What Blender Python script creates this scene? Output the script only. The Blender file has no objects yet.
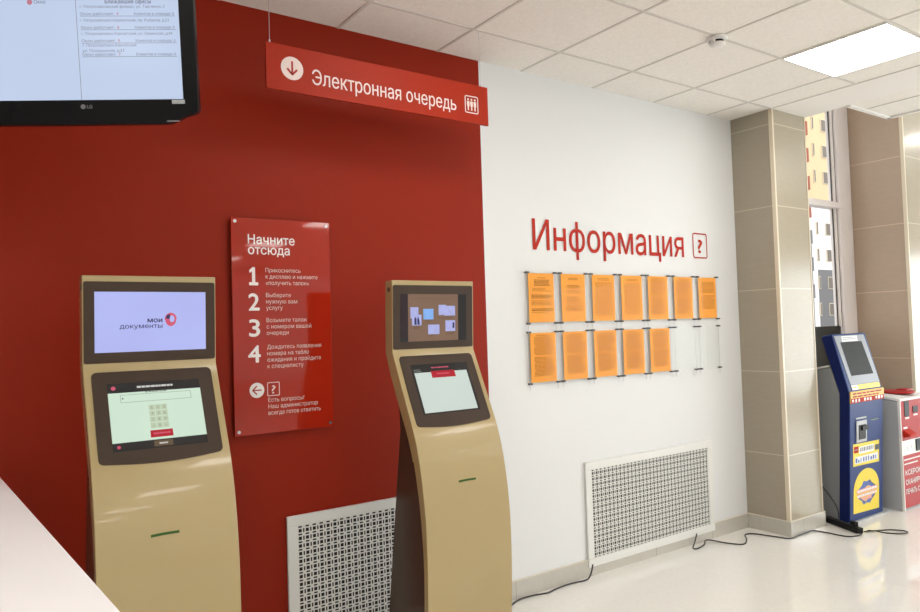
import bpy, bmesh, math, random
from mathutils import Vector, Matrix

random.seed(7)
SC = bpy.context.scene
COL = SC.collection
PI = math.pi

# ------------------------------------------------------------------ materials
def srgb(r, g, b):
    f = lambda c: (c / 255 / 12.92) if c / 255 <= .04045 else ((c / 255 + .055) / 1.055) ** 2.4
    return (f(r), f(g), f(b), 1.0)

class NT:
    """small node-tree helper"""
    def __init__(s, name):
        s.m = bpy.data.materials.new(name); s.m.use_nodes = True
        s.t = s.m.node_tree; s.n = s.t.nodes; s.l = s.t.links
        s.b = s.n['Principled BSDF']; s.out = s.n['Material Output']
    def node(s, typ, **kw):
        n = s.n.new(typ)
        for k, v in kw.items(): setattr(n, k, v)
        return n
    def link(s, a, b): s.l.new(a, b)
    def math(s, op, a, b=None, c=None):
        n = s.node('ShaderNodeMath', operation=op)
        for i, v in enumerate((a, b, c)):
            if v is None: continue
            if isinstance(v, (int, float)): n.inputs[i].default_value = v
            else: s.link(v, n.inputs[i])
        return n.outputs[0]
    def coords(s):
        if not hasattr(s, '_c'):
            tc = s.node('ShaderNodeTexCoord'); sx = s.node('ShaderNodeSeparateXYZ')
            s.link(tc.outputs['Object'], sx.inputs[0]); s._c = (tc.outputs['Object'], sx.outputs)
        return s._c
    def line(s, v, period, off, half):
        """1 on thin lines repeating every `period`"""
        w = s.math('WRAP', s.math('SUBTRACT', v, off), period / 2, -period / 2)
        return s.math('LESS_THAN', s.math('ABSOLUTE', w), half)
    def noise(s, scale, detail=2.0, rough=.5, vec=None):
        n = s.node('ShaderNodeTexNoise'); n.inputs['Scale'].default_value = scale
        n.inputs['Detail'].default_value = detail; n.inputs['Roughness'].default_value = rough
        s.link(vec if vec is not None else s.coords()[0], n.inputs['Vector']); return n.outputs['Fac']
    def mix(s, fac, a, b):
        n = s.node('ShaderNodeMix', data_type='RGBA')
        if isinstance(fac, (int, float)): n.inputs[0].default_value = fac
        else: s.link(fac, n.inputs[0])
        for i, v in ((6, a), (7, b)):
            if isinstance(v, tuple): n.inputs[i].default_value = v
            else: s.link(v, n.inputs[i])
        return n.outputs[2]
    def ramp(s, v, lo, hi):
        n = s.node('ShaderNodeMapRange'); s.link(v, n.inputs[0])
        n.inputs[1].default_value = .3; n.inputs[2].default_value = .7
        n.inputs[3].default_value = lo; n.inputs[4].default_value = hi
        return n.outputs[0]

def scale_c(c, k): return (c[0] * k, c[1] * k, c[2] * k, 1)

def simple(name, col, rough=.5, metal=0., var=.05, nscale=6., spec=.5, coat=0., bump=0., bscale=200.):
    t = NT(name)
    f = t.noise(nscale)
    t.link(t.mix(f, scale_c(col, 1 - var), scale_c(col, 1 + var)), t.b.inputs['Base Color'])
    t.b.inputs['Roughness'].default_value = rough; t.b.inputs['Metallic'].default_value = metal
    t.b.inputs['Specular IOR Level'].default_value = spec; t.b.inputs['Coat Weight'].default_value = coat
    t.b.inputs['Coat Roughness'].default_value = .05
    if bump:
        bp = t.node('ShaderNodeBump'); bp.inputs['Strength'].default_value = bump; bp.inputs['Distance'].default_value = .002
        t.link(t.noise(bscale, 3), bp.inputs['Height']); t.link(bp.outputs[0], t.b.inputs['Normal'])
    return t.m

def glow(name, col, strength=1., var=.06, nscale=3., rough=.15):
    """a lit display surface: emission with a soft uneven backlight, glossy cover"""
    t = NT(name)
    c = t.mix(t.noise(nscale, 1), scale_c(col, 1 - var), scale_c(col, 1 + var))
    t.b.inputs['Base Color'].default_value = (.01, .01, .01, 1)
    t.link(c, t.b.inputs['Emission Color']); t.b.inputs['Emission Strength'].default_value = strength
    t.b.inputs['Roughness'].default_value = rough; t.b.inputs['Specular IOR Level'].default_value = .3
    return t.m

M = {}
M['white_wall'] = simple('white_wall_paint', (.755, .765, .765, 1), .6, var=.012, nscale=1.2, bump=.06, bscale=350)
M['red_wall'] = simple('red_wall_paint', (.275, .0175, .0040, 1), .5, var=.04, nscale=1.0, spec=.15, bump=.06, bscale=350)
M['back_wall'] = simple('cream_wall_paint', (.62, .60, .57, 1), .6, var=.02, nscale=1)
M['white_plain'] = simple('white_plaster', (.88, .85, .81, 1), .7, var=.012)
M['tbar'] = simple('ceiling_bar_grey', (.66, .625, .575, 1), .6, var=.03)
M['lip'] = simple('ceiling_edge_white', (.85, .83, .80, 1), .5, var=.02)

def ceiling_mat():
    t = NT('mineral_fibre_tile')
    big = t.ramp(t.noise(60, 4, .7), .93, 1.03); fine = t.noise(420, 2)
    holes = t.math('LESS_THAN', fine, .36)
    c = t.mix(holes, (.90, .865, .81, 1), (.76, .73, .68, 1))
    vm = t.node('ShaderNodeVectorMath', operation='SCALE'); t.link(c, vm.inputs[0]); t.link(big, vm.inputs[3])
    t.link(vm.outputs[0], t.b.inputs['Base Color']); t.b.inputs['Roughness'].default_value = .9
    t.b.inputs['Specular IOR Level'].default_value = .1
    return t.m
M['ceiling'] = ceiling_mat()

def floor_mat():
    t = NT('polished_porcelain_floor')
    v, xyz = t.coords()
    x, y = xyz[0], xyz[1]
    ln = t.math('MAXIMUM', t.line(x, .605, 2.618, .0016), t.line(y, .605, -.375, .0016))
    ix = t.math('FLOOR', t.math('DIVIDE', t.math('SUBTRACT', x, 2.618), .605))
    iy = t.math('FLOOR', t.math('DIVIDE', t.math('ADD', y, .375), .605))
    cmb = t.node('ShaderNodeCombineXYZ'); t.link(ix, cmb.inputs[0]); t.link(iy, cmb.inputs[1])
    wn = t.node('ShaderNodeTexWhiteNoise', noise_dimensions='3D'); t.link(cmb.outputs[0], wn.inputs['Vector'])
    base = t.mix(wn.outputs['Value'], (.83, .81, .765, 1), (.86, .84, .795, 1))
    sp = t.ramp(t.noise(35, 5, .65), .97, 1.03)
    vm = t.node('ShaderNodeVectorMath', operation='SCALE'); t.link(base, vm.inputs[0]); t.link(sp, vm.inputs[3])
    t.link(t.mix(ln, vm.outputs[0], (.60, .575, .53, 1)), t.b.inputs['Base Color'])
    t.link(t.math('ADD', t.math('MULTIPLY', ln, .4), .02), t.b.inputs['Roughness'])
    t.b.inputs['Specular IOR Level'].default_value = .75
    return t.m
M['floor'] = floor_mat()

def wall_tile_mat(name, col, rough, z0=.57):
    """large stone-look wall tiles with pale horizontal joints"""
    t = NT(name)
    v, xyz = t.coords()
    ln = t.line(xyz[2], .603, z0, .0035)
    mp = t.node('ShaderNodeMapping'); mp.inputs['Scale'].default_value = (12, 12, 70); t.link(v, mp.inputs[0])
    n = t.noise(1.0, 4, .6, mp.outputs[0])
    base = t.mix(n, scale_c(col, .93), scale_c(col, 1.07))
    t.link(t.mix(ln, base, scale_c(col, 1.45)), t.b.inputs['Base Color'])
    t.b.inputs['Roughness'].default_value = rough
    t.b.inputs['Specular IOR Level'].default_value = .3
    return t.m
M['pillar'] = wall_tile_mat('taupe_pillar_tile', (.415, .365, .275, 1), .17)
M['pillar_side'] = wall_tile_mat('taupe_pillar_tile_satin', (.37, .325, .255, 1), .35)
M['pillar_warm_refl'] = wall_tile_mat('taupe_tile_warm_reflection', (.44, .335, .25, 1), .3)  # warm reflection on the second pillar's side, put into the tile colour
M['tile_trim'] = simple('tile_edge_trim', (.72, .63, .48, 1), .35, var=.03)

def base_mat():
    t = NT('baseboard_tile')
    v, xyz = t.coords()
    ln = t.line(xyz[0], .605, 2.618, .0015)
    c = t.mix(t.noise(25, 3), (.50, .475, .42, 1), (.56, .53, .47, 1))
    t.link(t.mix(ln, c, (.25, .23, .2, 1)), t.b.inputs['Base Color']); t.b.inputs['Roughness'].default_value = .12
    return t.m
M['baseboard'] = base_mat()
M['base_cap'] = simple('baseboard_top_edge', (.72, .66, .55, 1), .3, var=.03)

M['tan'] = simple('champagne_gold_enamel', (.40, .302, .138, 1), .25, metal=0., var=.04, nscale=3, spec=.6, coat=.35, bump=.0)
M['brown'] = simple('dark_brown_plastic', (.050, .031, .020, 1), .45, var=.08, spec=.25)
M['brown_gloss'] = simple('smoked_brown_panel', (.062, .038, .025, 1), .22, var=.08, spec=.4)
M['black'] = simple('black_plastic', (.010, .010, .011, 1), .4, var=.1, spec=.15)
M['black_gloss'] = simple('black_gloss_plastic', (.004, .004, .005, 1), .25, var=.1, spec=.15)
M['screen_off'] = simple('unlit_screen', (.028, .030, .027, 1), .5, var=.25, nscale=14, spec=.08)
M['rubber'] = simple('black_cable_rubber', (.03, .028, .026, 1), .5, var=.1)
M['steel'] = simple('brushed_steel', (.55, .55, .55, 1), .3, metal=1., var=.05, nscale=40)
M['clip'] = simple('dark_steel_clip', (.10, .10, .105, 1), .35, metal=.7, var=.1, nscale=60)
M['wire'] = simple('thin_steel_wire', (.55, .55, .55, 1), .4, metal=.4, var=.05)
M['sign_red'] = simple('red_sign_acrylic', (.35, .025, .008, 1), .5, var=.02, spec=.15)
M['poster_red'] = simple('red_poster_acrylic', (.38, .019, .006, 1), .035, var=.02, spec=.4)
M['print_white'] = simple('white_print', (.88, .83, .80, 1), .5, var=.01)
M['print_pale'] = simple('pale_pink_print', (.78, .58, .53, 1), .5, var=.02)
M['print_sign'] = simple('soft_white_print', (.76, .62, .58, 1), .5, var=.01)
M['print_red'] = simple('red_print', (.46, .028, .014, 1), .6, var=.02, spec=.15)
M['print_signred'] = simple('sign_red_print', (.40, .022, .010, 1), .5, var=.02)
M['print_black'] = simple('black_print', (.02, .02, .02, 1), .5, var=.05)
M['print_grey'] = simple('grey_print', (.22, .22, .24, 1), .5, var=.05)
M['orange'] = simple('orange_paper', (.98, .41, .075, 1), .7, var=.03, nscale=9, spec=.2)
M['ink_brown'] = simple('print_on_orange', (.58, .225, .043, 1), .8, var=.1, spec=.1)
M['ink_dark'] = simple('dark_print_on_orange', (.42, .16, .035, 1), .8, var=.1, spec=.1)
M['counter'] = simple('white_counter_laminate', (.985, .975, .985, 1), .4, var=.01, spec=.12)
M['white_metal'] = simple('white_enamel_metal', (.76, .76, .72, 1), .35, var=.02)
M['white_plastic'] = simple('white_plastic', (.80, .79, .76, 1), .4, var=.02)
M['hole_back'] = simple('radiator_recess_shade', (.022, .018, .016, 1), .9, var=.2)  # near-black colour standing in for the shade behind the grille
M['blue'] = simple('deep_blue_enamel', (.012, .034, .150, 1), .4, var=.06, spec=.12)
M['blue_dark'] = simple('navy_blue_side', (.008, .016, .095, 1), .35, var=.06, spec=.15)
M['grey_body'] = simple('graphite_cabinet', (.25, .258, .265, 1), .5, var=.05)
M['light_grey'] = simple('light_grey_enamel', (.42, .43, .45, 1), .4, var=.03)
M['mid_grey'] = simple('mid_grey_bezel', (.24, .255, .28, 1), .4, var=.03)
M['yellow'] = simple('yellow_sticker', (.85, .66, .05, 1), .45, var=.03)
M['gold'] = simple('amber_sticker', (.80, .52, .11, 1), .5, var=.08, nscale=30)
M['white_st'] = simple('white_sticker', (.82, .82, .80, 1), .5, var=.02)
M['red_panel'] = simple('red_enamel_panel', (.42, .030, .028, 1), .4, var=.04, spec=.15)
M['pink_ink'] = simple('pink_emblem_ink', (.80, .35, .33, 1), .5, var=.05)
M['blue_ink'] = simple('blue_emblem_ink', (.07, .13, .42, 1), .5, var=.05)
M['pvc'] = simple('white_window_profile', (.80, .74, .72, 1), .35, var=.02)
M['gasket'] = simple('dark_gasket', (.06, .05, .045, 1), .5, var=.1)
M['dark_glass'] = simple('dark_lower_panel', (.014, .018, .018, 1), .18, var=.15)
M['mount'] = simple('mount_metal', (.5, .5, .5, 1), .4, metal=.6, var=.05)
M['fac_yellow'] = simple('yellow_facade', (.70, .56, .35, 1), .9, var=.05, nscale=.6)
M['fac_white'] = simple('white_facade', (.88, .88, .90, 1), .9, var=.02, nscale=.6)
M['fac_grey'] = simple('grey_facade', (.20, .20, .21, 1), .9, var=.05, nscale=.6)
M['fac_red'] = simple('red_balcony', (.34, .10, .06, 1), .8, var=.06)
M['fac_win'] = simple('facade_window_glass', (.19, .165, .14, 1), .7, var=.3, nscale=.9)
M['fac_frame'] = simple('facade_window_frame', (.70, .62, .50, 1), .8, var=.03)
M['asphalt'] = simple('grey_ground', (.25, .25, .25, 1), .9, var=.08, nscale=.5)
M['led_green'] = glow('green_slot_light', (.030, .085, .008, 1), 1.0)
M['panel_light'] = glow('lit_diffuser', (1.0, .965, .915, 1), 12.8, var=.01)
M['scr_tv'] = glow('tv_screen_light', srgb(196, 211, 238), .95, var=.03, nscale=2)
M['scr_lav'] = glow('lavender_screen_light', srgb(176, 183, 240), 1.0, var=.08, nscale=3.5)
M['scr_mint'] = glow('mint_screen_light', srgb(206, 228, 208), 1.0, var=.04, nscale=4)
M['scr_pale'] = glow('pale_screen_light', srgb(204, 216, 208), 1.0, var=.04, nscale=4)
M['scr_tan'] = glow('brown_desktop_light', srgb(126, 97, 78), 1.0, var=.12, nscale=6)
M['scr_photo'] = glow('thumbnail_light', srgb(172, 176, 226), 1.0, var=.16, nscale=40)
M['scr_photo2'] = glow('blue_thumbnail_light', srgb(130, 175, 235), 1.0, var=.15, nscale=40)
M['scr_dark'] = glow('dark_bar_light', srgb(34, 32, 32), 1.0, var=.1)
M['scr_plum'] = glow('plum_bar_light', srgb(42, 26, 34), 1.0, var=.1)
M['scr_navy'] = glow('navy_text_light', srgb(48, 44, 92), 1.0, var=.1)
M['scr_red'] = glow('red_button_light', srgb(176, 24, 40), 1.0, var=.06)
M['scr_redlogo'] = glow('red_logo_light', srgb(208, 84, 110), 1.0, var=.06)
M['scr_grey'] = glow('grey_text_light', srgb(128, 136, 128), 1.0, var=.1)
M['scr_key'] = glow('key_light', srgb(186, 200, 170), 1.0, var=.06)
M['scr_white'] = glow('white_text_light', srgb(205, 205, 200), 1.0, var=.05)
M['scr_tvtext'] = glow('tv_text_light', srgb(118, 122, 142), 1.0, var=.1)
M['scr_tvred'] = glow('tv_red_text_light', srgb(190, 120, 140), 1.0, var=.1)
M['scr_btn'] = glow('brown_button_light', srgb(96, 78, 58), 1.0, var=.1)

def glossy_sheet(name, tint, k, edge):
    """clear acrylic / window glass: see-through with a weak mirror reflection"""
    t = NT(name)
    tr = t.node('ShaderNodeBsdfTransparent'); tr.inputs[0].default_value = tint
    gl = t.node('ShaderNodeBsdfGlossy'); gl.inputs['Roughness'].default_value = .03
    fr = t.node('ShaderNodeLayerWeight'); fr.inputs[0].default_value = .12
    f = t.math('ADD', t.math('MULTIPLY', fr.outputs['Fresnel'], k), t.math('MULTIPLY', t.noise(3), edge))
    mx = t.node('ShaderNodeMixShader'); t.link(f, mx.inputs[0])
    t.link(tr.outputs[0], mx.inputs[1]); t.link(gl.outputs[0], mx.inputs[2]); t.link(mx.outputs[0], t.out.inputs[0])
    return t.m
M['acrylic'] = glossy_sheet('clear_acrylic', (.965, .975, .965, 1), .35, .008)
M['window_glass'] = glossy_sheet('window_glass', (.97, .98, .98, 1), .6, .01)

def grille_mat():
    """white metal sheet pierced by a lattice of squares and slots: see-through holes onto the dark sheet behind"""
    t = NT('pierced_white_grille')
    v, xyz = t.coords()
    P = .0356
    def ax(o): return t.math('ABSOLUTE', t.math('WRAP', o, P / 2, -P / 2))
    u, w = ax(xyz[0]), ax(xyz[2])
    half = P / 2
    uu, ww = t.math('SUBTRACT', half, u), t.math('SUBTRACT', half, w)
    def box(a, b, ha, hb): return t.math('MULTIPLY', t.math('LESS_THAN', a, ha), t.math('LESS_THAN', b, hb))
    sq = box(u, w, .0080, .0080)
    s1 = box(uu, w, .0037, .0092)
    s2 = box(u, ww, .0092, .0037)
    hole = t.math('MAXIMUM', sq, t.math('MAXIMUM', s1, s2))
    t.b.inputs['Base Color'].default_value = (.72, .72, .68, 1); t.b.inputs['Roughness'].default_value = .4
    tr = t.node('ShaderNodeBsdfTransparent')
    mx = t.node('ShaderNodeMixShader'); t.link(hole, mx.inputs[0])
    t.link(t.b.outputs[0], mx.inputs[1]); t.link(tr.outputs[0], mx.inputs[2]); t.link(mx.outputs[0], t.out.inputs[0])
    return t.m
M['grille'] = grille_mat()

# ------------------------------------------------------------------ mesh helpers
def finish(name, me, mat, parent=None, mtx=None, bevel=0., smooth=True):
    me.materials.append(M[mat] if isinstance(mat, str) else mat)
    o = bpy.data.objects.new(name, me); COL.objects.link(o)
    if parent is not None: o.parent = parent
    if mtx is not None: o.matrix_local = mtx
    if smooth:
        me.polygons.foreach_set('use_smooth', [True] * len(me.polygons)); me.set_sharp_from_angle(angle=math.radians(35))
    if bevel:
        b = o.modifiers.new('bevel', 'BEVEL'); b.width = bevel; b.segments = 2; b.limit_method = 'ANGLE'; b.angle_limit = math.radians(40)
        b.harden_normals = False
    return o

class MB:
    def __init__(s): s.bm = bmesh.new()
    def box(s, x0, x1, y0, y1, z0, z1):
        v = [s.bm.verts.new((x, y, z)) for x in (x0, x1) for y in (y0, y1) for z in (z0, z1)]
        for f in ((0, 1, 3, 2), (4, 6, 7, 5), (0, 4, 5, 1), (2, 3, 7, 6), (0, 2, 6, 4), (1, 5, 7, 3)):
            s.bm.faces.new([v[i] for i in f])
        return s
    def prism_x(s, prof, x0, x1):
        """closed (y, z) outline extruded along x"""
        a = [s.bm.verts.new((x0, y, z)) for y, z in prof]; b = [s.bm.verts.new((x1, y, z)) for y, z in prof]
        n = len(prof)
        for i in range(n): s.bm.faces.new((a[i], a[(i + 1) % n], b[(i + 1) % n], b[i]))
        s.bm.faces.new(a); s.bm.faces.new(b[::-1]); return s
    def prism_y(s, outl, y0, y1):
        """closed (x, z) outline extruded along y"""
        a = [s.bm.verts.new((x, y0, z)) for x, z in outl]; b = [s.bm.verts.new((x, y1, z)) for x, z in outl]
        n = len(outl)
        for i in range(n): s.bm.faces.new((a[i], b[i], b[(i + 1) % n], a[(i + 1) % n]))
        s.bm.faces.new(a[::-1]); s.bm.faces.new(b); return s
    def cyl(s, p0, p1, r0, r1=None, seg=16):
        r1 = r0 if r1 is None else r1
        p0, p1 = Vector(p0), Vector(p1); d = (p1 - p0).normalized()
        a = d.orthogonal().normalized(); b = d.cross(a)
        A = []; B = []
        for i in range(seg):
            t = 2 * PI * i / seg; q = a * math.cos(t) + b * math.sin(t)
            A.append(s.bm.verts.new(p0 + q * r0)); B.append(s.bm.verts.new(p1 + q * r1))
        for i in range(seg): s.bm.faces.new((A[i], A[(i + 1) % seg], B[(i + 1) % seg], B[i]))
        s.bm.faces.new(A[::-1]); s.bm.faces.new(B); return s
    def lathe_z(s, prof, c, seg=32):
        """(r, z) profile turned about a vertical axis at c"""
        rings = []
        for r, z in prof:
            rings.append([s.bm.verts.new((c[0] + r * math.cos(2 * PI * i / seg), c[1] + r * math.sin(2 * PI * i / seg), c[2] + z)) for i in range(seg)])
        for A, B in zip(rings, rings[1:]):
            for i in range(seg): s.bm.faces.new((A[i], A[(i + 1) % seg], B[(i + 1) % seg], B[i]))
        s.bm.faces.new(rings[0][::-1]); s.bm.faces.new(rings[-1]); return s
    def tube(s, pts, r, seg=8, sub=4):
        P = [Vector(p) for p in pts]; Q = []
        for i in range(len(P) - 1):
            p0 = P[max(i - 1, 0)]; p1 = P[i]; p2 = P[i + 1]; p3 = P[min(i + 2, len(P) - 1)]
            for k in range(sub):
                t = k / sub
                Q.append(.5 * ((2 * p1) + (p2 - p0) * t + (2 * p0 - 5 * p1 + 4 * p2 - p3) * t * t + (3 * p1 - p0 - 3 * p2 + p3) * t ** 3))
        Q.append(P[-1]); prev = None; up = Vector((0, 0, 1))
        for i, q in enumerate(Q):
            d = (Q[min(i + 1, len(Q) - 1)] - Q[max(i - 1, 0)]).normalized()
            a = d.cross(up)
            if a.length < .05: a = d.cross(Vector((0, 1, 0)))
            a.normalize(); b = a.cross(d)
            ring = [s.bm.verts.new(q + a * r * math.cos(2 * PI * k / seg) + b * r * math.sin(2 * PI * k / seg)) for k in range(seg)]
            if prev:
                for k in range(seg): s.bm.faces.new((prev[k], prev[(k + 1) % seg], ring[(k + 1) % seg], ring[k]))
            else: s.bm.faces.new(ring[::-1])
            prev = ring
        s.bm.faces.new(prev); return s
    def build(s, name, mat, parent=None, mtx=None, bevel=0., smooth=True):
        bmesh.ops.recalc_face_normals(s.bm, faces=s.bm.faces)
        me = bpy.data.meshes.new(name); s.bm.to_mesh(me); s.bm.free()
        return finish(name, me, mat, parent, mtx, bevel, smooth)

def rrect(x0, x1, z0, z1, r, seg=5, rb=None):
    """rounded rectangle outline, counter-clockwise in (x, z)"""
    pts = []
    for cx, cz, a0, rr in ((x1 - r, z1 - r, 0, r), (x0 + r, z1 - r, PI / 2, r), (x0 + r, z0 + r, PI, r), (x1 - r, z0 + r, 1.5 * PI, r)):
        for i in range(seg + 1):
            a = a0 + PI / 2 * i / seg; pts.append((cx + rr * math.cos(a), cz + rr * math.sin(a)))
    return pts

class Flat:
    """flat printed shapes in the (x, z) plane of a thing, facing -y"""
    def __init__(s, y): s.y = y; s.v = []; s.f = []
    def poly(s, pts):
        n = len(s.v); s.v += [(x, s.y, z) for x, z in pts]; s.f.append(list(range(n, n + len(pts)))); return s
    def rect(s, x0, x1, z0, z1): return s.poly([(x0, z0), (x1, z0), (x1, z1), (x0, z1)])
    def disc(s, cx, cz, r, rz=None, seg=32):
        rz = rz or r
        return s.poly([(cx + r * math.cos(2 * PI * i / seg), cz + rz * math.sin(2 * PI * i / seg)) for i in range(seg)])
    def ring(s, outer, inner):
        n = len(s.v); k = len(outer); s.v += [(x, s.y, z) for x, z in outer] + [(x, s.y, z) for x, z in inner]
        for i in range(k):
            j = (i + 1) % k; s.f.append([n + i, n + j, n + k + j, n + k + i])
        return s
    def frame(s, x0, x1, z0, z1, r, t): return s.ring(rrect(x0, x1, z0, z1, r), rrect(x0 + t, x1 - t, z0 + t, z1 - t, max(r - t, .0005)))
    def stroke(s, p, q, w):
        dx, dz = q[0] - p[0], q[1] - p[1]; L = math.hypot(dx, dz); nx, nz = -dz / L * w / 2, dx / L * w / 2
        return s.poly([(p[0] - nx, p[1] - nz), (q[0] - nx, q[1] - nz), (q[0] + nx, q[1] + nz), (p[0] + nx, p[1] + nz)])
    def words(s, x0, x1, ztop, pitch, n, rng, h=.5, ragged=.35, wmin=.05, wmax=.17, gap=.02, indent=0.):
        """rows of small word-length dashes, too fine to read"""
        W = x1 - x0
        for i in range(n):
            z = ztop - pitch * i; x = x0 + (indent * W if i and rng.random() < .25 else 0)
            end = x1 - W * ragged * rng.random() ** 2
            while x < end - wmin * W * .5:
                w = min(rng.uniform(wmin, wmax) * W, end - x); s.rect(x, x + w, z - pitch * h, z); x += w + gap * W
        return s
    def build(s, name, mat, parent=None, mtx=None):
        me = bpy.data.meshes.new(name); me.from_pydata(s.v, [], s.f); me.update()
        # face -y
        bm = bmesh.new(); bm.from_mesh(me)
        for f in bm.faces:
            if f.normal.y > 0: f.normal_flip()
        bm.to_mesh(me); bm.free()
        return finish(name, me, mat, parent, mtx, 0, False)

_cap = None
from mathutils.geometry import delaunay_2d_cdt
_glyph = {}
def glyph(ch):
    """filled outline of one letter: its contours triangulated, kept where the winding number is not zero"""
    if ch in _glyph: return _glyph[ch]
    if ch == '1':                        # drawn by hand: flag, stem and foot
        _glyph[ch] = ([(.20, .095), (.32, .095), (.32, .728), (.22, .728), (.06, .62), (.06, .515), (.20, .60), (.04, 0), (.48, 0), (.48, .095), (.04, .095)], [[0, 1, 2, 3, 6], [3, 4, 5, 6], [7, 8, 9, 10]], .56)
        return _glyph[ch]
    def mesh_of(b):
        cu = bpy.data.curves.new('t', 'FONT'); cu.body = b; cu.size = 1; cu.resolution_u = 4; cu.fill_mode = 'NONE'
        o = bpy.data.objects.new('t', cu); COL.objects.link(o)
        dg = bpy.context.evaluated_depsgraph_get(); dg.update()
        me = bpy.data.meshes.new_from_object(o.evaluated_get(dg))
        v = [(p.co.x, p.co.y) for p in me.vertices]; e = [tuple(k.vertices) for k in me.edges]
        bpy.data.objects.remove(o); bpy.data.curves.remove(cu); bpy.data.meshes.remove(me)
        return v, e
    def xmax(b):
        v, e = mesh_of(b); return max(p[0] for p in v)
    adv = xmax(ch + 'Н') - xmax('Н')
    v, e = mesh_of(ch)
    if not v: _glyph[ch] = ([], [], adv); return _glyph[ch]
    # contour loops
    nb = {}
    for a, b in e: nb.setdefault(a, []).append(b); nb.setdefault(b, []).append(a)
    left = set(nb); loops = []
    while left:
        st = min(left); lp = [st]; left.discard(st); cur = max(nb[st]) if max(nb[st]) != st + 1 and (st + 1) not in nb[st] else (st + 1 if (st + 1) in nb[st] else nb[st][0]); prev = st
        while cur != st:
            lp.append(cur); left.discard(cur)
            nx = [k for k in nb[cur] if k != prev]; prev, cur = cur, (nx[0] if nx else st)
        loops.append(lp)
    res = delaunay_2d_cdt([Vector(p) for p in v], e, [], 0, 1e-5)
    ov, of = res[0], res[2]
    def wind(x, y):
        n = 0
        for lp in loops:
            for i in range(len(lp)):
                x0, y0 = v[lp[i]]; x1, y1 = v[lp[(i + 1) % len(lp)]]
                if (y0 <= y) != (y1 <= y):
                    t = (y - y0) / (y1 - y0)
                    if x0 + t * (x1 - x0) > x: n += 1 if y1 > y0 else -1
        return n
    keep = [list(f) for f in of if wind(sum(ov[i][0] for i in f) / len(f), sum(ov[i][1] for i in f) / len(f))]
    _glyph[ch] = ([(p[0], p[1]) for p in ov], keep, adv)
    return _glyph[ch]
def text_geo(body, bold=0.):
    vs, fs, x = [], [], 0
    for ch in body:
        if ch == ' ': x += .28; continue
        v, f, adv = glyph(ch); n = len(vs)
        used = sorted({i for q in f for i in q}); m = {k: n + j for j, k in enumerate(used)}
        vs += [(v[k][0] + x, v[k][1]) for k in used]; fs += [[m[i] for i in q] for q in f]; x += adv
    return vs, fs
def cap_height():
    global _cap
    if _cap is None:
        v, f = text_geo('Н'); _cap = max(p[1] for p in v) - min(p[1] for p in v)
    return _cap
def add_text(F, body, x0, x1, zbase, cap, bold=0., align='fit'):
    """letters with the given cap height on baseline zbase, squeezed to run from x0 to x1"""
    vs, fs = text_geo(body, bold)
    if not vs: return F
    k = cap / cap_height(); a = min(p[0] for p in vs); b = max(p[0] for p in vs)
    kx = (x1 - x0) / (b - a) if x1 is not None else k * .86
    w = bold * k                         # stroke weight: a few overlaid copies
    if w > 0:
        kx = (x1 - x0 - 2 * w) / (b - a) if x1 is not None else kx
        sh = [(0, 0), (2 * w, 0), (w, w), (w, -w), (w, 0)] if bold > .006 else [(0, 0), (2 * w, 0)]
    else: sh = [(0, 0)]
    for i_, (dx, dz) in enumerate(sh):
        n = len(F.v); F.v += [(x0 + dx + (p[0] - a) * kx, F.y - i_ * .00009, zbase + dz + p[1] * k) for p in vs]
        F.f += [[n + i for i in f] for f in fs]
    return F

def tag(o, label, cat, group=None):
    o['label'] = label; o['category'] = cat
    if group: o['group'] = group
    return o
def thing(name, loc, label, cat, group=None, rot=None):
    o = bpy.data.objects.new(name, None); COL.objects.link(o); o.location = loc; o.empty_display_size = .1
    if rot is not None: o.rotation_euler = rot
    return tag(o, label, cat, group)
def struct(o): o['kind'] = 'structure'; return o
def copy_tree(o, parent=None):
    c = o.copy(); COL.objects.link(c)
    if parent is not None: c.parent = parent
    for ch in list(o.children): copy_tree(ch, c)
    return c
T = Matrix.Translation

# ------------------------------------------------------------------ measurements
CAM_Y, CAM_Z = -3.2655, 1.5444
CEIL = 3.0895
RED_X = 2.478               # red paint ends here
PX0, PX1, PY = 4.885, 5.325, -.34   # first pillar
P2X = 6.95                  # second pillar
WY = .17                    # window plane
def onto(x, z, y0, y):
    """slide a point seen on the plane y0 along its sight line to the plane y (authoring aid for sizes)"""
    k = (y - CAM_Y) / (y0 - CAM_Y); return x * k, CAM_Z + (z - CAM_Z) * k

# ------------------------------------------------------------------ room shell
struct(MB().box(-4, 12, -13, .5, -.1, 0).build('floor', 'floor', smooth=False))
struct(MB().box(-4, RED_X, 0, .2, 0, 3.8).build('wall_back_red', 'red_wall', smooth=False))
struct(MB().box(RED_X, PX0 + .05, 0, .2, 0, 3.8).build('wall_back', 'white_wall', smooth=False))
struct(MB().box(-4.2, -4, -13, .2, 0, 3.8).build('wall_left', 'back_wall', smooth=False))
struct(MB().box(-4.2, 12.2, -13.2, -13, 0, 3.8).build('wall_front', 'back_wall', smooth=False))
struct(MB().box(12, 12.2, -13, .5, 0, 3.8).build('wall_right', 'back_wall', smooth=False))
wx = MB().box(7.4, 12, .1, .35, 0, 3.8).box(PX1, P2X, .1, .35, 0, .55)
struct(wx.build('wall_exterior', 'back_wall', smooth=False))

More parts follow.
